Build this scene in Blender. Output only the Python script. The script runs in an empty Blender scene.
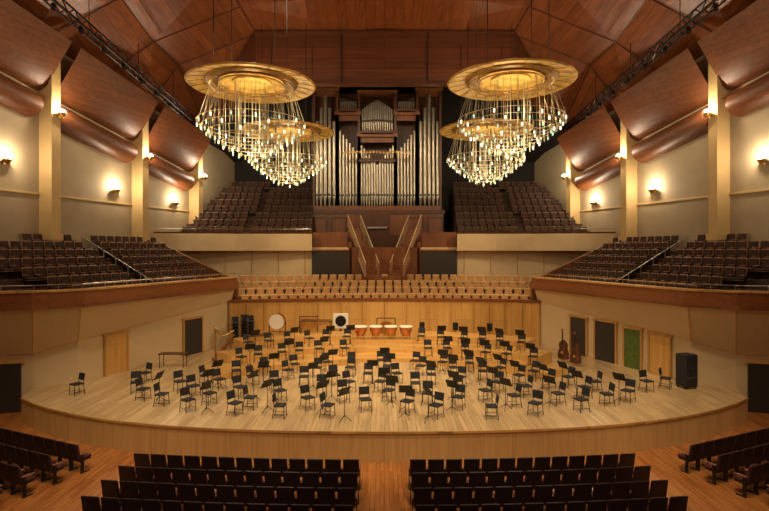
import bpy, bmesh, math, random
from mathutils import Matrix, Vector
random.seed(7)
S=bpy.context.scene
COL=S.collection
EK=1.0

# ------------------------------------------------------------------ materials
def newmat(name):
    m=bpy.data.materials.new(name); m.use_nodes=True
    nt=m.node_tree; b=nt.nodes['Principled BSDF']
    return m,nt,b
def plain(name,c,rough=.6,metal=0,emit=None,es=0,noise=0.0,nscale=6):
    m,nt,b=newmat(name)
    b.inputs['Base Color'].default_value=(*c,1); b.inputs['Roughness'].default_value=rough
    b.inputs['Metallic'].default_value=metal
    if emit: 
        b.inputs['Emission Color'].default_value=(*emit,1); b.inputs['Emission Strength'].default_value=es
    if noise>0:
        tc=nt.nodes.new('ShaderNodeTexCoord'); n=nt.nodes.new('ShaderNodeTexNoise'); n.inputs['Scale'].default_value=nscale
        n.inputs['Detail'].default_value=5
        r=nt.nodes.new('ShaderNodeValToRGB')
        r.color_ramp.elements[0].position=.3; r.color_ramp.elements[1].position=.7
        r.color_ramp.elements[0].color=(*[x*(1-noise) for x in c],1); r.color_ramp.elements[1].color=(*[min(1,x*(1+noise)) for x in c],1)
        nt.links.new(tc.outputs['Object'],n.inputs['Vector']); nt.links.new(n.outputs['Fac'],r.inputs['Fac']); nt.links.new(r.outputs['Color'],b.inputs['Base Color'])
    return m
def wood(name,c1,c2,plane='XY',grain='x',plank=None,rough=.35,seam=.35,gs=1.0,vary=.72):
    m,nt,b=newmat(name); L=nt.links
    tc=nt.nodes.new('ShaderNodeTexCoord'); sep=nt.nodes.new('ShaderNodeSeparateXYZ'); L.new(tc.outputs['Object'],sep.inputs[0])
    cmb=nt.nodes.new('ShaderNodeCombineXYZ')
    a,bb=plane[0],plane[1]
    if grain=='y': a,bb=bb,a
    L.new(sep.outputs[a],cmb.inputs[0]); L.new(sep.outputs[bb],cmb.inputs[1])
    mp=nt.nodes.new('ShaderNodeMapping'); L.new(tc.outputs['Object'],mp.inputs[0])
    sc=[7*gs]*3; gaxis='XYZ'.index(a); sc[gaxis]=.5*gs; mp.inputs['Scale'].default_value=sc
    n=nt.nodes.new('ShaderNodeTexNoise'); n.inputs['Scale'].default_value=1.3; n.inputs['Detail'].default_value=6; n.inputs['Distortion'].default_value=.6
    L.new(mp.outputs[0],n.inputs['Vector'])
    r=nt.nodes.new('ShaderNodeValToRGB'); r.color_ramp.elements[0].position=.32; r.color_ramp.elements[1].position=.68
    r.color_ramp.elements[0].color=(*c1,1); r.color_ramp.elements[1].color=(*c2,1)
    L.new(n.outputs['Fac'],r.inputs['Fac']); out=r.outputs['Color']
    if plank:
        br=nt.nodes.new('ShaderNodeTexBrick'); L.new(cmb.outputs[0],br.inputs['Vector'])
        br.inputs['Scale'].default_value=1; br.inputs['Brick Width'].default_value=plank[0]; br.inputs['Row Height'].default_value=plank[1]
        br.inputs['Mortar Size'].default_value=plank[2]; br.inputs['Bias'].default_value=0
        br.inputs['Color1'].default_value=(1,1,1,1); br.inputs['Color2'].default_value=(vary,vary*.98,vary*.96,1); br.inputs['Mortar'].default_value=(seam,seam,seam,1)
        mx=nt.nodes.new('ShaderNodeMix'); mx.data_type='RGBA'; mx.blend_type='MULTIPLY'; mx.inputs[0].default_value=1
        L.new(out,mx.inputs[6]); L.new(br.outputs['Color'],mx.inputs[7]); out=mx.outputs[2]
    L.new(out,b.inputs['Base Color']); b.inputs['Roughness'].default_value=rough
    return m
M={}
M['plaster']=plain('plaster_warm',(.36,.285,.18),.8,noise=.08,nscale=.8)
M['plaster_lt']=plain('plaster_cream',(.62,.47,.27),.7,noise=.05,nscale=.8)
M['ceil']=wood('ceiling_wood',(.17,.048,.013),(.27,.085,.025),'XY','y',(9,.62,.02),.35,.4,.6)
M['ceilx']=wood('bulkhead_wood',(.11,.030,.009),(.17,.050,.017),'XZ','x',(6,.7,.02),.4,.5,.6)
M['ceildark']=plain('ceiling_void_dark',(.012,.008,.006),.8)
M['panel']=wood('acoustic_panel_wood',(.12,.036,.011),(.20,.065,.019),'YZ','x',(20,.3,.012),.45,.5,1,.85)
M['rimwood']=wood('parapet_wood',(.19,.062,.017),(.28,.10,.03),'XY','x',None,.35)
M['stage']=wood('stage_parquet',(.50,.34,.17),(.68,.49,.26),'XY','y',(3.2,.16,.008),.3,.5)
M['stageface']=wood('stage_fascia_wood',(.52,.31,.115),(.62,.39,.16),'XZ','y',(2.4,1.1,.006),.4,.55,1,.9)
M['stagewall']=wood('stage_wall_maple',(.62,.34,.09),(.74,.44,.14),'XZ','y',(3.0,1.2,.012),.4,.55,1,.88)
M['riser']=wood('riser_wood',(.54,.29,.08),(.66,.38,.12),'XY','x',(2,.5,.01),.35,.5)
M['floor']=wood('stalls_floor_wood',(.36,.125,.032),(.54,.22,.06),'XY','y',(1.2,.14,.008),.25,.5)
M['darkwood']=wood('organ_case_wood',(.07,.024,.010),(.12,.042,.018),'XZ','y',None,.4)
M['midwood']=wood('organ_panel_wood',(.18,.062,.020),(.26,.095,.034),'XZ','y',(3,.8,.012),.4,.5)
M['seatwood']=wood('seat_shell_wood',(.24,.105,.04),(.34,.16,.065),'XZ','x',None,.4)
M['seatcloth']=plain('seat_cloth_brown',(.045,.021,.013),.9,noise=.2,nscale=40)
M['seatblack']=plain('seat_shell_black',(.020,.010,.010),.4)
M['seatdark']=plain('seat_cloth_dark',(.07,.018,.018),.9)
M['choirwood']=wood('choir_seat_maple',(.66,.43,.19),(.78,.53,.26),'XZ','x',None,.4)
M['choircloth']=plain('choir_seat_cloth',(.46,.25,.10),.8)
M['carpet']=plain('tier_floor_brown',(.055,.027,.015),.8,noise=.2)
M['carpet_lt']=plain('choir_step_maple',(.20,.105,.04),.6,noise=.1)
M['black']=plain('black_metal',(.012,.012,.013),.4,.3)
M['blackfab']=plain('black_upholstery',(.015,.014,.016),.7)
M['chrome']=plain('brushed_steel',(.6,.58,.54),.3,1)
M['pipe']=plain('organ_tin_pipe',(.46,.42,.34),.32,.85,noise=.12,nscale=2)
M['brass']=plain('brass',(.75,.48,.16),.3,1)
M['copper']=plain('copper_bowl',(.65,.28,.12),.3,1)
M['skin']=plain('drum_skin',(.8,.76,.66),.6)
M['gold']=plain('gold_leaf',(.66,.42,.10),.5,.4,noise=.45,nscale=1.8)
M['golddk']=plain('gold_rib_dark',(.32,.18,.045),.45,.5,noise=.3,nscale=3)
M['wire']=plain('chandelier_rod',(.55,.48,.32),.4,.6)
M['glass']=plain('lit_glass_tube',(.6,.68,.5),.2,0,(1,.90,.66),2.2)
M['glassg']=plain('green_glass_tube',(.35,.60,.45),.2,0,(.60,.88,.66),.8)
M['glassd']=plain('clear_glass_tube',(.50,.52,.38),.15,.2)
M['bulb']=plain('sconce_bulb',(1,.9,.7),.4,0,(1,.92,.74),60)
M['pilaster']=plain('pilaster_stone',(.56,.39,.17),.6,noise=.06,nscale=1)
M['door']=plain('door_dark',(.03,.025,.022),.5)
M['green']=plain('green_curtain',(.10,.15,.025),.8,noise=.3,nscale=8)
M['white']=plain('white_board',(.8,.78,.7),.6)
M['rubber']=plain('rubber',(.02,.02,.02),.9)

# ------------------------------------------------------------------ mesh builder
class MB:
    def __init__(s): s.v=[]; s.f=[]; s.m=[]; s.names=[]
    def mid(s,mat):
        if mat not in s.names: s.names.append(mat)
        return s.names.index(mat)
    def add(s,vs,fs,mat):
        o=len(s.v); k=s.mid(mat); s.v+= [tuple(v) for v in vs]
        for f in fs: s.f.append(tuple(i+o for i in f)); s.m.append(k)
    def box(s,cx,cy,cz,sx,sy,sz,mat,rot=None):
        vs=[Vector((x*sx/2,y*sy/2,z*sz/2)) for x in(-1,1) for y in(-1,1) for z in(-1,1)]
        if rot is not None: vs=[rot@v for v in vs]
        vs=[v+Vector((cx,cy,cz)) for v in vs]
        s.add(vs,[(0,1,3,2),(4,6,7,5),(0,4,5,1),(2,3,7,6),(0,2,6,4),(1,5,7,3)],mat)
    def rbox(s,cx,cy,cz,sx,sy,sz,mat,bev=.03,rot=None,seg=1):
        bm=bmesh.new(); bmesh.ops.create_cube(bm,size=1); bmesh.ops.scale(bm,vec=(sx,sy,sz),verts=bm.verts)
        bmesh.ops.bevel(bm,geom=bm.edges[:],offset=bev,segments=seg,affect='EDGES',profile=.5)
        bm.verts.index_update(); vs=[v.co.copy() for v in bm.verts]; fs=[[v.index for v in f.verts] for f in bm.faces]; bm.free()
        if rot is not None: vs=[rot@v for v in vs]
        s.add([v+Vector((cx,cy,cz)) for v in vs],fs,mat)
    def cyl(s,p0,p1,r0,r1=None,n=8,mat='black',caps=True):
        if r1 is None: r1=r0
        p0=Vector(p0);p1=Vector(p1);d=(p1-p0).normalized()
        a=d.orthogonal().normalized(); b=d.cross(a)
        vs=[]
        for p,r in((p0,r0),(p1,r1)):
            for i in range(n):
                t=2*math.pi*i/n; vs.append(p+a*math.cos(t)*r+b*math.sin(t)*r)
        fs=[(i,(i+1)%n,n+(i+1)%n,n+i) for i in range(n)]
        if caps: fs+=[tuple(range(n))[::-1],tuple(range(n,2*n))]
        s.add(vs,fs,mat)
    def lathe(s,prof,c,n,mat):
        vs=[];fs=[]
        for r,z in prof:
            for i in range(n):
                t=2*math.pi*i/n; vs.append((c[0]+r*math.cos(t),c[1]+r*math.sin(t),c[2]+z))
        for j in range(len(prof)-1):
            for i in range(n): fs.append((j*n+i,j*n+(i+1)%n,(j+1)*n+(i+1)%n,(j+1)*n+i))
        s.add(vs,fs,mat)
    def prism(s,poly,z0,z1,mat,top=None):
        n=len(poly)
        vs=[(x,y,z0) for x,y in poly]+[(x,y,z1) for x,y in poly]
        s.add(vs,[(i,(i+1)%n,n+(i+1)%n,n+i) for i in range(n)]+[tuple(range(n))[::-1]],mat)
        s.add([(x,y,z1) for x,y in poly],[tuple(range(n))],top or mat)
    def strip(s,poly,z0,z1,th,mat,side=1,lean=0):
        n=len(poly); P=[Vector((p[0],p[1])) for p in poly]; N=[]
        for i in range(n):
            a=P[max(i-1,0)];b=P[min(i+1,n-1)]; d=(b-a).normalized(); N.append(Vector((-d.y,d.x))*side)
        zz0=z0 if isinstance(z0,list) else [z0]*n; zz1=z1 if isinstance(z1,list) else [z1]*n
        for i in range(n-1):
            q=[]
            for j in(i,i+1):
                a=P[j];b=P[j]+N[j]*th; a2=a-N[j]*lean
                q.append([(a.x,a.y,zz0[j]),(b.x,b.y,zz0[j]),(a2.x,a2.y,zz1[j]),(b.x,b.y,zz1[j])])
            vs=q[0]+q[1]
            s.add(vs,[(0,4,6,2),(1,3,7,5),(2,6,7,3),(0,1,5,4),(0,2,3,1),(4,5,7,6)],mat)
    def tube(s,pts,r,n,mat):
        for a,b in zip(pts[:-1],pts[1:]): s.cyl(a,b,r,r,n,mat)
    def inst(s,t,mtx):
        o=len(s.v); s.v+=[tuple(mtx@Vector(v)) for v in t.v]
        mm=[s.mid(x) for x in t.names]
        for f,k in zip(t.f,t.m): s.f.append(tuple(i+o for i in f)); s.m.append(mm[k])
    def mesh(s,name,smooth=False):
        me=bpy.data.meshes.new(name); me.from_pydata(s.v,[],s.f)
        for x in s.names: me.materials.append(M[x])
        me.polygons.foreach_set('material_index',s.m)
        if smooth: me.polygons.foreach_set('use_smooth',[True]*len(s.f))
        me.update()
        bm=bmesh.new(); bm.from_mesh(me); bmesh.ops.recalc_face_normals(bm,faces=bm.faces); bm.to_mesh(me); bm.free()
        if smooth:
            try: me.set_sharp_from_angle(angle=math.radians(40))
            except Exception: pass
        return me
    def obj(s,name,smooth=False,loc=(0,0,0),parent=None):
        o=bpy.data.objects.new(name,s.mesh(name,smooth)); COL.objects.link(o); o.location=loc
        if parent: o.parent=parent
        return o
def place(me,name,loc,rz=0,sc=1):
    o=bpy.data.objects.new(name,me); COL.objects.link(o); o.location=loc; o.rotation_euler=(0,0,rz); o.scale=(sc,sc,sc); return o
def RX(a): return Matrix.Rotation(math.radians(a),3,'X')
def TR(x,y,z,a): return Matrix.Translation((x,y,z))@Matrix.Rotation(a,4,'Z')
def face(dx,dy): return math.atan2(dx,-dy)

def seat_t(shell,cloth,w=.5,foot='black',arm=None):
    t=MB()
    t.rbox(0,-.02,.44,w-.06,.44,.10,cloth,.035)
    t.rbox(0,.22,.70,w-.05,.09,.50,cloth,.035,RX(-10))
    t.rbox(0,.275,.70,w-.02,.035,.56,shell,.015,RX(-10))
    t.box(0,.0,.375,w-.08,.38,.03,shell)
    for x in(-w/2-.005,w/2+.005):
        t.rbox(x,.02,.62,.05,.38,.035,arm or shell,.012)
        t.box(x,.14,.31,.03,.10,.60,foot); t.box(x,.05,.015,.04,.3,.03,foot)
    return t
T_up=seat_t('seatwood','seatcloth'); T_choir=seat_t('choirwood','choircloth',.50,'choirwood'); T_st=seat_t('seatblack','seatdark',.50,'black','seatwood')

# ------------------------------------------------------------------ room shell
def wallx(Y): return 21-.273*(Y-20)
b=MB(); b.prism([(-27,-8),(27,-8),(27,50),(-27,50)],-1.25,-1.05,'floor'); b.obj('floor')
for s,nm in((-1,'left'),(1,'right')):
    b=MB(); pl=[(s*wallx(Y),Y) for Y in(-8,47)]
    b.strip(pl,-1.05,22,.4,'plaster',side=1 if s<0 else -1); b.obj('wall_'+nm)
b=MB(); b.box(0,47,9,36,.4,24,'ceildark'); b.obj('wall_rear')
b=MB(); b.box(0,-8,10,57,.4,25,'midwood'); b.obj('wall_front')

def zO(Y): return min(20.0,17.6-.2*(Y-28))
c=MB()
Ys=[-8,0,8,14,20,24,28,32,36]
for i in range(len(Ys)-1):
    y0,y1=Ys[i],Ys[i+1]
    zc0=21.4+ (.9 if i%2 else 0); zc1=21.4+(.9 if (i+1)%2 else 0)
    c.add([(-9,y0,21.4),(0,y0,zc0),(0,y1,zc1),(-9,y1,21.4)],[(0,1,2,3)],'ceil')
    c.add([(9,y0,21.4),(0,y0,zc0),(0,y1,zc1),(9,y1,21.4)],[(0,3,2,1)],'ceil')
    for s in(-1,1):
        m0=(s*14.4,y0,20.0 if y0<30 else 19.2); m1=(s*14.4,y1,20.0 if y1<30 else 19.2)
        c.add([(s*9,y0,21.4),m0,m1,(s*9,y1,21.4)],[(0,1,2,3)],'ceil')
        c.add([m0,(s*(wallx(y0)+.3),y0,zO(y0)),(s*(wallx(y1)+.3),y1,zO(y1)),m1],[(0,1,2,3)],'ceil')
for s in(-1,1):
    c.add([(s*9,36,21.4),(s*14.4,36,19.2),(s*14.4,41,16.6)],[(0,1,2)],'ceil')
    c.add([(s*14.4,36,19.2),(s*(wallx(36)+.3),36,zO(36)),(s*(wallx(41)+.3),41,zO(41)),(s*14.4,41,16.6)],[(0,1,2,3)],'ceil')
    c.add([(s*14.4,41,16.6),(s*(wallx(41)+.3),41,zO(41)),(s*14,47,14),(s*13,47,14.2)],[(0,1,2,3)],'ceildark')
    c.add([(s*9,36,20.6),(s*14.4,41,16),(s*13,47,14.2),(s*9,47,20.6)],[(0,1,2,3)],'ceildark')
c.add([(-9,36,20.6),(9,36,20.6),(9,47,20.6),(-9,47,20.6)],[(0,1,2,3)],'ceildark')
c.obj('ceiling')
b=MB()
for s in(-1,1):
    b.tube([(s*9,y,21.34) for y in(-8,36)],.06,6,'darkwood')
    b.tube([(s*14.4,0,19.98),(s*14.4,28,19.98),(s*14.4,32,19.18),(s*14.4,36,19.1),(s*14.4,41,16.5)],.04,6,'darkwood')
    for y in(14,20,24,28,32,36):
        zm=20.0 if y<30 else 19.2
        b.tube([(s*9,y,21.36),(s*14.4,y,zm-.03),(s*(wallx(y)),y,zO(y)-.03)],.04,6,'darkwood')
b.obj('ceiling_beams')
b=MB()
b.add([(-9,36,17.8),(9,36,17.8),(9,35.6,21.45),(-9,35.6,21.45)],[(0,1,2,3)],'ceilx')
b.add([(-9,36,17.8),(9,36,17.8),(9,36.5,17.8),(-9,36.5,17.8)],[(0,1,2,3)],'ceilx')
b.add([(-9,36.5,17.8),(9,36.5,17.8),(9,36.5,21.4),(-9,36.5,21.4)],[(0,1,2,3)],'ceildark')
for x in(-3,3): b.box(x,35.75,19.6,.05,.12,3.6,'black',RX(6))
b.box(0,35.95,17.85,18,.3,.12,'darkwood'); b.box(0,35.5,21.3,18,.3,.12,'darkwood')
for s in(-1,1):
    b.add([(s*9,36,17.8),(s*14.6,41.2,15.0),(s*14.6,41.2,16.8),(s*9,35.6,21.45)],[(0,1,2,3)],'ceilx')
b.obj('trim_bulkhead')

PY=[22.3,28.1,34.7,40.6]
wdir={s:Vector((-s*.273,1)).normalized() for s in(-1,1)}
for s in(-1,1):
    b=MB(); rot=Matrix.Rotation(math.atan2(-wdir[s].x,wdir[s].y),3,'Z')
    for y in PY:
        b.box(s*(wallx(y)-.45),y,(6.2+zO(y))/2+.1,.9,.55,zO(y)-6.6,'pilaster',rot)
        b.box(s*(wallx(y)-.47),y,6.9,1.05,.7,.35,'pilaster',rot)
        b.box(s*(wallx(y)-.47),y,zO(y)-.5,1.05,.75,.2,'pilaster',rot)
    b.obj('pilasters_'+('left' if s<0 else 'right'))
    b=MB()
    for y0,y1 in((15,22),(22.6,27.8),(28.4,34.4),(35,40.3)):
        # flat sloping upper panel with a rounded lower barrel
        prof=[(1.9,-.15),(1.75,-.45),(.55,-2.55),(.25,-2.75),(0,-2.8)]
        n=len(prof); vs=[]
        for yy in(y0,y1):
            for o,dz in prof: vs.append((s*(wallx(yy)-o-.02),yy,zO(yy)+dz))
        b.add(vs,[(i,i+1,n+i+1,n+i) for i in range(n-1)],'panel')
        n=15; vs=[]
        for yy in(y0+.3,y1-.5):
            zt=zO(yy)
            for k in range(n):
                t=math.pi*k/(n-1); vs.append((s*(wallx(yy)-.85*math.sin(t)-.02),yy,zt-3.75+.72*math.cos(t)))
        b.add(vs,[(i,i+1,n+i+1,n+i) for i in range(n-1)]+[tuple(range(n)),tuple(range(n,2*n))],'panel')
    b.obj('acoustic_panels_'+('left' if s<0 else 'right'),True)
    b=MB(); b.strip([(s*wallx(y),y) for y in(18,45)],9.2,9.32,-.08,'pilaster',side=1 if s<0 else -1); b.obj('trim_'+('left' if s<0 else 'right'))

# ------------------------------------------------------------------ stage
front=[]
for k in range(29):
    x=-15.2+30.4*k/28; ax=abs(x); y=17.5+.0085*ax*ax+.000038*ax**4
    front.append((x,y))
back=[(15.9,23.2),(14.3,24.0),(10.0,33.7),(6,34.5),(0,34.9),(-6,34.5),(-10.0,33.7),(-14.3,24.0),(-15.9,23.2)]
b=MB(); poly=front+back
b.prism(poly,-1.05,0,'stageface','stage')
b.strip(front,-.07,.012,-.04,'riser',side=1)
b.obj('stage_platform')
b=MB()
def arc(r,a0,a1,n,cx=0,cy=17.2): return [(cx+r*math.cos(math.radians(a0+(a1-a0)*i/n)),cy+r*math.sin(math.radians(a0+(a1-a0)*i/n))) for i in range(n+1)]
for k,(r0,r1,a) in enumerate(((10.6,12.5,43),(12.5,14.3,50),(14.3,16.1,56))):
    z1=.32*(k+1)
    for half in((a,82),(98,180-a)):
        b.prism(arc(r0,half[0],half[1],14)+arc(r1,half[1],half[0],14),.002,z1,'stagewall','riser')
for k,(r0,r1) in enumerate(((11.2,12.8),(12.8,14.6),(14.6,16.2))):
    b.prism(arc(r0,82,98,6)+arc(r1,98,82,6),.002,.2*(k+1),'stagewall','riser')
b.obj('orchestra_risers')
cw=[(-10.1,33.4),(-8,34.05),(-6,34.45),(-3,34.8),(0,34.9),(3,34.8),(6,34.45),(8,34.05),(10.1,33.4)]
b=MB(); b.strip(cw,0,2.75,.3,'stagewall'); b.strip([(x,y-.06) for x,y in cw],2.75,2.93,.45,'rimwood')
for i in range(len(cw)-1):
    for t in(0,.5):
        x=cw[i][0]*(1-t)+cw[i+1][0]*t; y=cw[i][1]*(1-t)+cw[i+1][1]*t
        b.box(x,y-.03,1.37,.05,.06,2.7,'riser')
b.obj('wall_stage_rear')

# ------------------------------------------------------------------ choir seats
b=MB(); seats=MB()
def carc(x,k): return 35.15+.8*k-.013*x*x
for k in range(4):
    W=10.3+.45*k; z=2.2+.40*k
    xs=[-W+2*W*i/16 for i in range(17)]
    poly=[(x,carc(x,k)) for x in xs]+[(W,38.6),(-W,38.6)]
    b.prism(poly,.0 if k==0 else z-.41,z,'carpet_lt')
    n=int(2*W/.62)
    for i in range(n):
        x=-W+.28+i*(2*W-.56)/(n-1)
        y=carc(x,k)+.42; seats.inst(T_choir,TR(x,y,z,face(-x*.02,-1)))
b.obj('choir_gallery_steps'); seats.obj('choir_seat_rows')

# ------------------------------------------------------------------ side terraces
for s in(-1,1):
    nm='left' if s<0 else 'right'
    C=Vector((13.6,23.0)); u=Vector((-.340,.940)); n=Vector((.940,.340))
    def pt(d,t): p=C+u*t+n*d; return (s*p.x,p.y)
    b=MB(); seats=MB()
    def T0(d): return -.62*d
    for k in range(7):
        d=.25+.88*k; z=3.6+.42*k; D=6.9
        b.prism([pt(d,T0(d)+.25),pt(D,T0(D)+.25),pt(D,11.3),pt(d,11.3)],3.52 if k==0 else z-.43,z,'carpet')
        L0=T0(d)+.5; L1=11.0; m=int((L1-L0)/.58)
        for i in range(m):
            t=L0+.29+i*.58
            if 4.6<t<5.5: continue
            p=pt(d+.50,t)
            if abs(p[0])>wallx(p[1])-.5: continue
            seats.inst(T_up,TR(p[0],p[1],z,face(-s*.94,-.34)))
    b.obj('side_terrace_tiers_'+nm); seats.obj('side_terrace_seat_rows')
    Q=[(s*9.8,33.5),(s*13.6,23.0),(s*15.0,21.9),(s*18.5,20.9),(s*21.2,20.2)]
    Bq=[(s*10.05,33.75,2.85),(s*14.3,23.95,1.95),(s*15.85,23.15,1.5),(s*19.3,22.3,1.45),(s*21.5,21.7,1.45)]
    b=MB(); sd=1 if s>0 else -1
    for i in range(4):
        q0,q1,p0,p1=Q[i],Q[i+1],Bq[i],Bq[i+1]
        b.add([(*q0,3.7),(*q1,3.7),p1,p0],[(0,1,2,3)],'plaster_lt')
        b.add([p0,p1,(p1[0],p1[1],-1.05),(p0[0],p0[1],-1.05)],[(0,1,2,3)],'plaster_lt')
        b.cyl((*q1,3.7),p1,.03,.03,5,'stagewall')
        b.cyl(p0,p1,.03,.03,5,'stagewall')
    a0=Vector((s*14.3,23.95));a1=Vector((s*10.05,33.75)); uu=(a1-a0).normalized(); inn=Vector((-s*abs(uu.y),-abs(uu.x)))
    R=Matrix.Rotation(math.atan2(uu.y,uu.x),3,'Z')
    lst=((1.6,1.2,1.95,'stagewall'),(3.2,1.1,2.05,'green'),(5.0,1.5,2.2,'door'),(7.0,1.3,2.2,'door')) if s>0 else ((2.0,1.3,1.95,'stagewall'),(7.2,1.5,2.1,'door'))
    for t,w,h,mt in lst:
        p=a0+uu*t+inn*.04
        b.box(p.x,p.y,h/2,w,.06,h,mt,R)
        for q in(-1,1):
            pq=p+uu*(q*w/2); b.box(pq.x,pq.y,h/2,.1,.12,h+.1,'riser',R)
        b.box(p.x,p.y,h+.06,w+.2,.12,.12,'riser',R)
    e0=Vector((s*15.85,23.15)); e1=Vector((s*19.3,22.3)); eu=(e1-e0).normalized(); R2=Matrix.Rotation(math.atan2(eu.y,eu.x),3,'Z')
    p=e0+eu*1.2; b.box(p.x,p.y-.06,.05,1.5,.1,2.2,'door',R2); b.box(p.x,p.y-.08,1.2,1.75,.14,.12,'stagewall',R2)
    b.obj('wall_terrace_'+nm)
    b=MB()
    b.strip(Q,3.66,3.78,.3,'midwood',side=-sd,lean=.1)
    b.strip(Q,3.78,4.38,.22,'rimwood',side=-sd,lean=.25)
    b.strip(Q,4.38,4.46,.28,'riser',side=-sd,lean=.30)
    b.tube([(q[0],q[1]+.05,4.68) for q in Q],.02,6,'chrome')
    for i in range(len(Q)-1):
        L=math.dist(Q[i],Q[i+1]); m=max(2,int(L/1.2))
        for j in range(m+1):
            t=j/m; x=Q[i][0]*(1-t)+Q[i+1][0]*t; y=Q[i][1]*(1-t)+Q[i+1][1]*t
            b.cyl((x,y+.05,4.44),(x,y+.05,4.68),.015,.015,5,'chrome')
    b.obj('terrace_parapet_'+nm)
    b=MB(); b.strip([pt(-.05,11.35),pt(6.0,11.5)],1.8,[4.15,6.5],.2,'midwood',side=sd); b.obj('wall_partition_'+nm)
    b=MB()
    for k in range(7):
        p=pt(.4+.88*k,4.65); b.cyl((p[0],p[1],3.6+.42*k),(p[0],p[1],4.5+.42*k),.02,.02,5,'chrome')
    p0=pt(.4,4.65);p1=pt(.4+.88*6,4.65); b.cyl((*p0,4.5),(*p1,4.5+.42*6),.025,.025,6,'chrome'); b.obj('stair_handrail')

# ------------------------------------------------------------------ upper balcony
b=MB()
b.box(0,38.85,4.2,33,.4,4.4,'plaster_lt')
for x in range(-14,15,2): b.box(x,38.63,4.8,.04,.04,2.9,'riser')
b.obj('wall_gallery_rear')
for s in(-1,1):
    nm='left' if s<0 else 'right'
    rim=[(s*16.6,36.6),(s*14,37.3),(s*11,37.8),(s*8,38.05),(s*5.4,38.15)]
    b=MB(); b.prism([*rim,(s*5.4,39),(s*16.2,39)],6.15,6.4,'plaster_lt')
    b.strip(rim,6.2,7.4,.22,'plaster_lt',side=-1 if s>0 else 1,lean=.1)
    b.strip(rim,7.4,7.5,.3,'rimwood',side=-1 if s>0 else 1,lean=.14)
    b.tube([(x,y,7.75) for x,y in rim],.02,5,'chrome')
    b.obj('balcony_parapet_'+nm)
    b=MB(); seats=MB()
    for k in range(8):
        y0=38.45+.86*k; z=7.0+.6*k
        def yy(x): return y0-.006*max(0,abs(x)-5)**2
        xo=wallx(y0+.5)-.1; xi=5.5+.06*k
        xs=[xi+(xo-xi)*i/8 for i in range(9)]
        b.prism([(s*x,yy(x)) for x in xs]+[(s*(wallx(46)),46.8),(s*xi,46.8)],z-.62 if k else 6.3,z,'carpet')
        m=int((xo-xi-.3)/.57)
        for i in range(m):
            x=xi+.35+i*.57
            if i==m//2: continue
            seats.inst(T_up,TR(s*x,yy(x)+.48,z,face(-s*.05,-1)))
    b.obj('balcony_tiers_'+nm); seats.obj('balcony_seat_rows')

# ------------------------------------------------------------------ organ
OX=-.6; b=MB()
b.box(OX,43.6,6.1,10.8,3.6,6.2,'midwood')
b.box(OX,43.4,9.3,11.0,3.4,.3,'darkwood')
b.box(OX,44.9,14.5,10.4,1.2,10.4,'darkwood')
bays=[(-5.2,-3.3,19.4,'v',.15),(-3.3,-1.5,17.4,'up',.115),(-1.5,1.5,15.6,'a',.10),(1.5,3.3,17.4,'dn',.115),(3.3,5.2,19.4,'v',.15)]
def pipes(x0,x1,zb,zt,kind,r,yb=42.35):
    m=int((x1-x0-.2)/(r*2.15))
    for i in range(m):
        t=(i+.5)/m; x=OX+x0+.1+(x1-x0-.2)*t
        c=abs(2*t-1)
        h={'v':1-.3*c,'a':.62+.35*c,'up':.9-.3*t,'dn':.6+.3*t}[kind]
        bow=.35*(1-c*c) if kind in'va' else 0
        top=zb+.2+(zt-.5-zb-.2)*h; y=yb-bow
        b.cyl((x,y,zb),(x,y,zb+.7),r*.35,r,9,'pipe',False)
        b.cyl((x,y,zb+.7),(x,y,top),r,r,9,'pipe')
        b.box(x,y-r,zb+.9,r*1.1,.03,.16,'black')
for x0,x1,zt,kind,r in bays:
    for x in(x0,x1):
        b.box(OX+x,42.7,(9.4+zt)/2,.2,1.1,zt-9.4,'darkwood'); b.box(OX+x,42.2,zt+.05,.34,.34,.3,'midwood')
    b.box(OX+(x0+x1)/2,42.7,zt,x1-x0,1.2,.22,'midwood')
    b.box(OX+(x0+x1)/2,42.6,zt+.25,x1-x0+.2,1.4,.16,'darkwood')
    b.box(OX+(x0+x1)/2,42.4,9.62,x1-x0,.9,.4,'midwood')
    pipes(x0,x1,9.8,zt,kind,r)
    b.box(OX+(x0+x1)/2,42.5,zt-.3,x1-x0-.2,.1,.4,'midwood')
pipes(-1.4,1.4,15.9,19.0,'v',.085,42.4); 
for x in(-1.5,1.5): b.box(OX+x,42.7,17.5,.18,1.0,3.6,'darkwood')
b.box(OX,42.6,19.2,3.3,1.2,.2,'midwood')
pipes(-3.2,-1.6,17.7,19.4,'up',.07,42.6); pipes(1.6,3.2,17.7,19.4,'dn',.07,42.6)
b.box(OX,42.2,13.5,3.0,1.2,.25,'darkwood')
for i in range(21):
    x=OX-2.6+5.2*i/20; q=.5*abs(math.sin(i*.5)); b.cyl((x,42.2,13.75),(x,41.0-q,13.85),.03,.035,6,'brass'); 
    b.cyl((x,41.0-q,13.85),(x,40.7-q,13.9),.035,.11,8,'brass')
for x in(-4.7,-3.1,3.1,4.7): 
    b.box(OX+x,41.75,7.6,1.3,.12,2.6,'darkwood'); b.box(OX+x,41.68,7.6,1.0,.06,2.2,'midwood')
b.box(OX,41.6,8.2,1.9,.3,1.9,'darkwood'); b.box(OX,41.4,8.0,1.6,.5,.12,'chrome')
b.obj('pipe_organ',True)
b=MB()
b.box(0,39.6,3.6,10.8,2.6,.8,'midwood')
b.box(0,41.6,5.6,10.8,.6,3.6,'darkwood')
b.box(0,38.75,5.1,5.2,.3,2.6,'midwood')
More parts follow.
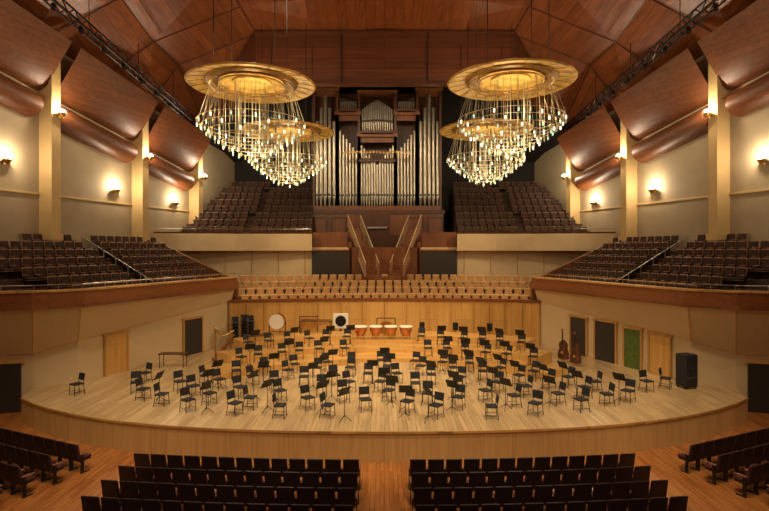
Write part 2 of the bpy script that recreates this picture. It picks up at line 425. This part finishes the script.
for s in(-1,1):
    b.box(s*4.1,38.5,5.15,2.7,.12,1.9,'door'); b.box(s*4.1,38.48,6.18,2.9,.2,.12,'rimwood')
    b.box(s*4.1,38.95,6.9,2.6,.5,1.3,'midwood')
    b.box(s*2.6,38.75,5.5,.25,.3,2.6,'midwood')
b.obj('organ_loft')
b=MB()
for s in(-1,1):
    A=Vector((s*2.4,40.6,8.0)); B=Vector((s*.9,37.9,4.3)); N=16
    d=(B-A); hd=Vector((d.x,d.y,0)).normalized(); side=Vector((-hd.y,hd.x,0)); R=Matrix.Rotation(math.atan2(hd.y,hd.x),3,'Z')
    for i in range(N):
        p=A+d*((i+.5)/N); b.box(p.x,p.y,p.z-.1,.25,1.1,.22,'rimwood',R)
    for q in(-.55,.55):
        a=A+side*q; e=B+side*q
        b.cyl(a+Vector((0,0,.95)),e+Vector((0,0,.95)),.035,.035,6,'plaster_lt')
        b.cyl(a+Vector((0,0,-.1)),e+Vector((0,0,-.1)),.09,.09,6,'midwood')
        for i in range(0,N+1):
            p=a+(e-a)*(i/N); b.cyl(p,p+Vector((0,0,.95)),.013,.013,5,'plaster_lt')
b.box(0,38.2,4.05,3.4,1.0,.4,'midwood')
b.obj('organ_staircase')

# ------------------------------------------------------------------ chandeliers
def chandelier():
    t=MB()
    t.lathe([(0,.40),(1.2,.36),(2.4,.20),(3.0,.05),(3.08,0)],(0,0,0),56,'golddk')
    t.lathe([(3.08,0),(3.0,-.06),(2.2,.12),(2.18,.05)],(0,0,0),56,'gold')
    t.lathe([(2.18,.05),(2.0,.0),(1.9,.1),(1.6,.12),(1.58,.04)],(0,0,0),56,'golddk')
    t.lathe([(1.58,.04),(.95,.14),(.92,.06),(.3,.16),(0,.16)],(0,0,0),56,'gold')
    for i in range(24):
        a=2*math.pi*i/24; c,s_=math.cos(a),math.sin(a)
        t.cyl((c*2.2,s_*2.2,.08),(c*3.0,s_*3.0,-.06),.014,.014,4,'golddk')
    for r,z in((2.0,-.1),(1.55,-.05)):
        t.tube([(r*math.cos(2*math.pi*i/40),r*math.sin(2*math.pi*i/40),z) for i in range(41)],.035,5,'brass')
    for a in range(4):
        an=math.pi/4+a*math.pi/2; t.cyl((2*math.cos(an),2*math.sin(an),.2),(2*math.cos(an),2*math.sin(an),6.6),.02,.02,5,'black')
    tiers=[(2.55,-2.0,30),(2.35,-2.25,28),(2.05,-2.5,24),(1.75,-2.75,20),(1.4,-3.0,16),(1.05,-3.25,12),(.65,-3.48,8)]
    for j,(r,z,n) in enumerate(tiers):
        t.tube([(r*math.cos(2*math.pi*i/32),r*math.sin(2*math.pi*i/32),z+.14) for i in range(33)],.014,4,'wire')
        for i in range(n):
            a=2*math.pi*(i+.5*(j%2))/n; x,y=r*math.cos(a),r*math.sin(a); zz=z+.05*math.sin(i*2.3)
            m=('glass','glassd','glassg','glassd')[(i+j)%4]
            t.cyl((x,y,zz-.12),(x,y,zz+.03),.032,.045,6,m)
            t.cyl((x,y,zz+.03),(x,y,zz+.11),.04,.025,6,'brass')
            rr=min(r,1.95)
            if i%2==0: t.cyl((x,y,zz+.1),(rr*math.cos(a),rr*math.sin(a),-.08),.008,.008,3,'wire',False)
    for i in range(14):
        a=2*math.pi*i/14; t.cyl((.8*math.cos(a),.8*math.sin(a),0),(.8*math.cos(a),.8*math.sin(a),-3.2),.013,.013,4,'wire',False)
    return t.mesh('chandelier',True)
CH=chandelier()
chp=[(-6.45,25,14.25),(6.15,25,14.4),(-6.45,34.3,14.1),(6.75,34.3,14.2)]
for p in chp: place(CH,'chandelier',p)

# ------------------------------------------------------------------ lighting trusses
for s in(-1,1):
    b=MB(); zt=lambda y:16.9-.072*(y-22)
    for dx,dz in((-.2,0),(.2,0),(-.2,.4),(.2,.4)):
        b.cyl((s*14.4+dx,14,zt(14)+dz),(s*14.4+dx,41,zt(41)+dz),.05,.05,5,'black')
    y=14
    while y<40.5:
        for dx in(-.2,.2):
            b.cyl((s*14.4+dx,y,zt(y)),(s*14.4+dx,y+.5,zt(y)+.4),.03,.03,4,'black'); b.cyl((s*14.4+dx,y+.5,zt(y)+.4),(s*14.4+dx,y+1,zt(y)),.03,.03,4,'black')
        b.cyl((s*14.4-.2,y,zt(y)),(s*14.4+.2,y,zt(y)),.02,.02,4,'black')
        if int(y)%2==0:
            b.cyl((s*14.4,y+.3,zt(y)-.02),(s*14.3,y+.15,zt(y)-.3),.09,.11,9,'black')
        if int(y)%5==0: b.cyl((s*14.4,y,zt(y)+.4),(s*14.4,y,20 if y<30 else 18.3),.02,.02,4,'black')
        y+=1
    b.obj('lighting_truss')

# ------------------------------------------------------------------ sconces
t=MB(); t.box(0,.12,0,.12,.1,.3,'brass'); t.lathe([(.02,-.16),(.12,-.1),(.2,.05),(.22,.1),(.18,.1),(.1,-.05),(0,-.08)],(0,-.15,0),14,'brass')
t.lathe([(0,-.05),(.1,0),(.15,.1),(.11,.24),(0,.3)],(0,-.15,0),10,'bulb')
SC=t.mesh('wall_sconce',True)
def plight(name,loc,e,col=(1,.72,.42),r=.12):
    l=bpy.data.lights.new(name,'POINT'); l.energy=e*EK; l.color=col; l.shadow_soft_size=r
    o=bpy.data.objects.new(name,l); o.location=loc; COL.objects.link(o); return o
for s in(-1,1):
    for y,z,off in((28.1,13.6,1.05),(26.0,10.7,.15),(34.7,12.4,1.05),(33.0,10.0,.15),(40.6,11.9,1.05),(38.6,9.7,.15),(22.3,14.6,1.05),(21,11,.15)):
        x=s*(wallx(y)-off); place(SC,'wall_sconce',(x,y,z),face(-s*.96,-.27))
        plight('sconce_light',(x-s*.45,y-.1,z+.3),190,(1,.80,.55),.08)

# ------------------------------------------------------------------ stalls seating
seats=MB()
for j in range(8):
    y0=15.7-.92*j
    for s in(-1,1):
        x=1.0
        while x<7.7+.1*j:
            y=y0+.008*x*x; seats.inst(T_st,TR(s*x,y,-1.05,face(-s*x*.016,1))); x+=.54
seats.obj('stalls_seat_rows')
for s in(-1,1):
    seats=MB(); f=Vector((-s*.4,.9165)); a=Vector((s*.9165,.4))
    for j in range(9):
        for i in range(11):
            p=Vector((s*10.0,16.9))+a*(.56*i)-f*(.9*j)
            if abs(p.x)<9.0 or p.y>21.4: continue
            seats.inst(T_st,TR(p.x,p.y,-1.05,face(f.x,f.y)))
    seats.obj('stalls_side_seat_rows')

# ------------------------------------------------------------------ orchestra furniture
t=MB()
t.rbox(0,0,.46,.44,.42,.06,'blackfab',.02); t.rbox(0,.21,.74,.42,.04,.30,'blackfab',.015,RX(-10))
for x in(-.19,.19):
    t.cyl((x,-.18,.44),(x*1.1,-.2,0),.014,.014,6,'black'); t.cyl((x,.17,.44),(x*1.1,.24,0),.014,.014,6,'black')
    t.cyl((x,.17,.44),(x,.245,.86),.014,.014,6,'black'); t.cyl((x*1.05,-.19,.15),(x*1.05,.21,.15),.01,.01,5,'black')
CHAIR=t.mesh('orchestra_chair')
t=MB()
t.cyl((0,0,.12),(0,0,1.0),.016,.012,6,'black')
for i in range(3):
    a=2*math.pi*i/3; t.cyl((0,0,.22),(.28*math.cos(a),.28*math.sin(a),.0),.011,.011,5,'black')
t.box(0,0,1.08,.5,.02,.34,'black',RX(-28)); t.box(0,-.09,.95,.5,.07,.015,'black',RX(-28))
STAND=t.mesh('music_stand')
rng=random.Random(3)
cfg=[(2.2,10,170,1.15,0),(3.7,8,172,1.2,0),(5.2,8,172,1.15,0),(6.7,10,170,1.2,0),(8.2,14,166,1.3,0),(9.6,24,156,1.35,0),(11.6,50,130,1.1,.32),(13.4,56,124,1.1,.64)]
for r,a0,a1,st,z in cfg:
    n=int((a1-a0)*math.pi/180*r/st); ex=1.2 if r<9 else (1.12 if r<10 else 1)
    for k in range(n+1):
        an=math.radians(a0+(a1-a0)*k/n)
        if z>0 and abs(math.degrees(an)-90)<9: continue
        x=ex*r*math.cos(an); y=17.2+ (r*math.sin(an) if r>3 else r*math.sin(an)+.3)
        x+=rng.uniform(-.2,.2); y+=rng.uniform(-.2,.2)
        if y<18.6+.01*x*x: continue
        dx,dy=-x,17.2-y; place(CHAIR,'orchestra_chair',(x,y,z),face(dx,dy)+rng.uniform(-.5,.5))
        if (k%2==0 or rng.random()<.2):
            L=math.hypot(dx,dy); place(STAND,'music_stand',(x+dx/L*.66+.15,y+dy/L*.66,z),face(dx,dy)+math.pi+rng.uniform(-.3,.3))
for x,y in((-13.2,22.0),(-11.2,24.0),(-10.8,22.3),(11.5,22.5),(12.6,23.0)): place(CHAIR,'orchestra_chair',(x,y,0),rng.uniform(-1,1))
t=MB(); t.lathe([(.02,.15),(.2,.2),(.33,.4),(.38,.62),(.38,.72)],(0,0,0),20,'copper'); t.lathe([(.39,.70),(.41,.74),(.39,.77),(0,.77)],(0,0,0),20,'skin')
for i in range(4):
    a=math.pi/4+i*math.pi/2; t.cyl((.40*math.cos(a),.40*math.sin(a),.7),(.3*math.cos(a),.3*math.sin(a),0),.018,.018,6,'chrome')
TIM=t.mesh('timpani',True)
for i,x in enumerate((-1.5,-.55,.4,1.35)): place(TIM,'timpani',(x,32.4-.05*abs(i-1.5),.6),0,1.05)
b=MB(); b.cyl((0,-.25,.85),(0,.25,.85),.48,.48,28,'copper'); b.cyl((0,-.27,.85),(0,-.24,.85),.46,.46,28,'skin'); b.cyl((0,.24,.85),(0,.27,.85),.46,.46,28,'skin')
for x in(-.5,.5):
    b.cyl((x,0,.85),(x,0,.1),.03,.03,6,'black'); b.cyl((x,-.3,.05),(x,.3,.05),.03,.03,6,'black')
b.cyl((-.5,0,.2),(.5,0,.2),.025,.025,6,'black'); b.obj('bass_drum',loc=(-6.6,31.6,.96) )
b=MB(); b.cyl((0,-.02,1.05),(0,.02,1.05),.45,.45,28,'brass'); b.cyl((0,-.05,1.05),(0,-.02,1.05),.1,.12,14,'brass')
for x in(-.6,.6): b.cyl((x,0,0),(x,0,1.7),.03,.03,6,'black'); b.cyl((x,-.3,.03),(x,.3,.03),.03,.03,6,'black')
b.cyl((-.6,0,1.7),(.6,0,1.7),.03,.03,6,'black'); b.cyl((-.3,0,1.7),(-.25,0,1.42),.008,.008,4,'black'); b.cyl((.3,0,1.7),(.25,0,1.42),.008,.008,4,'black')
GG=b.mesh('gong'); place(GG,'gong',(0.1,33.9,0)); 
b=MB(); b.rbox(0,0,1.5,1.0,.08,1.0,'white',.02); b.cyl((0,-.05,1.5),(0,-.06,1.5),.36,.36,24,'black'); b.cyl((0,.05,1),(0,.05,.1),.04,.04,8,'black'); b.box(0,0,.05,.8,.5,.08,'black')
b.obj('projection_board',loc=(-2.9,34.0,0))
b=MB()
for i in range(24):
    x=-.9+1.8*i/23; L=.5-.012*i; b.box(x,0,.85,.06,L,.03,'darkwood'); b.cyl((x,0,.82),(x,0,.82-.5+.012*i),.025,.025,6,'brass')
for x in(-.95,.95):
    for y in(-.25,.25): b.cyl((x,y,.82),(x,y,0),.02,.02,6,'black')
for y in(-.28,.28): b.cyl((-.95,y,.8),(.95,y,.8),.02,.02,6,'black')
MR=b.mesh('marimba'); place(MR,'marimba',(-4.3,32.2,.96)); place(MR,'marimba',(-7.2,29.6,.64),.5,.8)
b=MB()
for i in range(12): b.cyl((-.5+i*.09,0,1.75),(-.5+i*.09,0,.45+.05*i),.02,.02,6,'brass')
for x in(-.6,.6): b.cyl((x,0,0),(x,0,1.85),.025,.025,6,'black'); b.cyl((x,-.3,.03),(x,.3,.03),.03,.03,6,'black')
b.cyl((-.6,0,1.82),(.6,0,1.82),.03,.03,6,'black'); b.cyl((-.6,0,.25),(.6,0,.25),.02,.02,6,'black')
b.obj('tubular_bells',loc=(-5.0,33.8,0))
b=MB()
for k in range(7):
    b.rbox(0,0,.46+.2*k,.46,.44,.06,'blackfab',.02); b.rbox(0,.21,.70+.2*k,.42,.04,.25,'blackfab',.015,RX(-10))
for x in(-.2,.2):
    for y in(-.2,.22): b.cyl((x,y,0),(x,y,1.9),.014,.014,6,'chrome')
STK=b.mesh('stacked_chairs')
for x,y in((-9.3,32.0),(-9.0,33.0),(-8.5,32.6)): place(STK,'stacked_chairs',(x,y,0),.4)
def harp():
    b=MB()
    f=lambda t:Vector((-.35+1.0*t,0,1.75-.25*math.sin(t*math.pi*1.3)-.35*t))
    for k in range(12): b.cyl(f(k/12),f((k+1)/12),.045,.045,8,'brass')
    b.cyl((-.35,0,.12),(-.35,0,1.8),.05,.04,10,'brass'); b.lathe([(.02,0),(.07,.03),(.06,.1),(.02,.14)],(-.35,0,1.76),10,'brass')
    b.cyl((-.25,0,.12),(.66,0,1.42),.16,.07,10,'rimwood'); b.rbox(-.28,0,.07,.5,.36,.14,'rimwood',.03)
    for k in range(16):
        t=(k+1)/17; top=f(t); bot=Vector((-.25+.91*t,0,.12+1.3*t)); b.cyl(top,bot,.005,.005,3,'wire')
    return b.mesh('harp',True)
HP=harp(); place(HP,'harp',(-9.2,29.0,0),.4); 
b=MB(); b.rbox(0,0,.72,1.4,.6,.05,'darkwood',.01)
for x in(-.62,.62):
    for y in(-.24,.24): b.cyl((x,y,.7),(x,y,0),.02,.02,6,'black')
b.obj('prop_table',loc=(-11.2,27.2,0))
def bass():
    b=MB(); prof=[(.02,0),(.30,.05),(.34,.3),(.27,.55),(.22,.68),(.25,.85),(.24,1.0),(.1,1.15),(.04,1.2)]
    vs=[];n=len(prof)
    for yo in(-.1,.1):
        for r,z in prof: vs.append((-r,yo,z+.15))
        for r,z in reversed(prof): vs.append((r,yo,z+.15))
    m=2*n; b.add(vs,[(i,(i+1)%m,m+(i+1)%m,m+i) for i in range(m)]+[tuple(range(m)),tuple(range(m,2*m))[::-1]],'darkwood')
    b.box(0,-.1,1.5,.06,.06,.8,'black'); b.box(0,-.1,1.95,.1,.05,.2,'rimwood'); b.cyl((0,0,.15),(0,0,0),.015,.01,5,'chrome'); b.box(0,-.14,.6,.12,.05,.12,'riser')
    for k in range(4): b.cyl((-.03+.02*k,-.14,.35),(-.02+.013*k,-.14,1.9),.003,.003,3,'chrome')
    return b.mesh('double_bass')
BS=bass()
for x,y,r in((10.2,27.4,-.9),(9.9,28.4,-.9)): place(BS,'double_bass',(x,y,0),r,.9)
t=MB(); t.rbox(0,0,.95,.8,.7,1.7,'blackfab',.06,None,2); 
for x in(-.3,.3):
    for y in(-.25,.25): t.cyl((x-.03,y,.06),(x+.03,y,.06),.06,.06,10,'rubber')
t.box(0,-.36,1.1,.12,.03,.05,'chrome'); t.box(0,-.36,.6,.7,.02,.03,'chrome')
FC=t.mesh('flight_case')
place(FC,'flight_case',(13.6,23.1,0),.3,.85)
t=MB(); t.rbox(0,0,0,.34,.28,.5,'black',.02); t.cyl((0,-.14,-.08),(0,-.16,-.08),.12,.12,16,'rubber'); t.cyl((0,-.14,.14),(0,-.16,.14),.05,.05,12,'rubber')
t.cyl((0,.0,-.25),(0,0,-1.1),.02,.02,6,'black'); t.cyl((0,0,-1.1),(0,0,-1.14),.2,.22,12,'black')
SP=t.mesh('loudspeaker')
for x in(2.5,4.7,6.9): place(SP,'loudspeaker',(x,34.85-.0135*x*x-.55,1.14),0)

# ------------------------------------------------------------------ lights
def spot(loc,tgt,e,ang=70,col=(1,.78,.50),r=.15,blend=.6):
    l=bpy.data.lights.new('stage_and_fill_spot','SPOT'); l.energy=e*EK; l.color=col; l.spot_size=math.radians(ang); l.spot_blend=blend; l.shadow_soft_size=r
    o=bpy.data.objects.new('stage_and_fill_spot',l); o.location=loc; COL.objects.link(o)
    o.rotation_euler=(Vector(tgt)-Vector(loc)).to_track_quat('-Z','Y').to_euler()
for x in(-8,-3,3,8):
    spot((x,13,19.5),(x*.8,23,0),3300,55,r=.2)
    spot((x,24,20),(x*.8,28,0),4600,56,r=.2)
for s in(-1,1):
    spot((s*14.0,20,16.6),(s*3,26,0),2000,60)
    spot((s*14.0,30,16.0),(s*1,34,2),4200,60,(1,.76,.43))
    spot((s*6,20,19),(s*7,38,3),5200,40,(1,.76,.43))
    spot((s*13,12,19),(s*20,26,6),900,60)
    spot((s*4,24,20),(s*11,43,9),2000,42)
    spot((s*4,8,19),(s*6,13.5,-1),1500,70)
    spot((s*6,5,17),(s*7,18.5,-.5),2600,44)  # added fill to brighten the stage fascia, no fixture modelled here
    spot((s*10,12,18),(s*12.5,18,-1),2400,45)
    spot((s*3,28,17),(0,43,13),1100,45)
for p in chp:
    plight('chandelier_and_fill_light',(p[0],p[1],p[2]-1.4),190,(1,.80,.48),.25)
    plight('chandelier_and_fill_light',(p[0],p[1],p[2]-2.9),150,(1,.82,.55),.4)
    plight('chandelier_and_fill_light',(p[0],p[1],p[2]+1.6),340,(1,.74,.46),.3)  # uplight added above the disc to lift the ceiling, no bulb there
for x,y in((-8,4),(8,4)): plight('ambient_fill',(x,y,13),1000,(1,.74,.48),.6)  # unseen fill points added overhead for general ambient, not actual fixtures
w=bpy.data.worlds.new('world'); S.world=w; w.use_nodes=True; w.node_tree.nodes['Background'].inputs[0].default_value=(.05,.035,.02,1)

cd=bpy.data.cameras.new('camera'); cam=bpy.data.objects.new('camera',cd); COL.objects.link(cam)
cd.sensor_width=36; cd.lens=513/769*36; cd.shift_y=-5.5/769; cam.location=(0,0,6.2); cam.rotation_euler=(math.radians(90),0,0)
cd.clip_end=200
S.camera=cam
S.view_settings.view_transform='Standard'
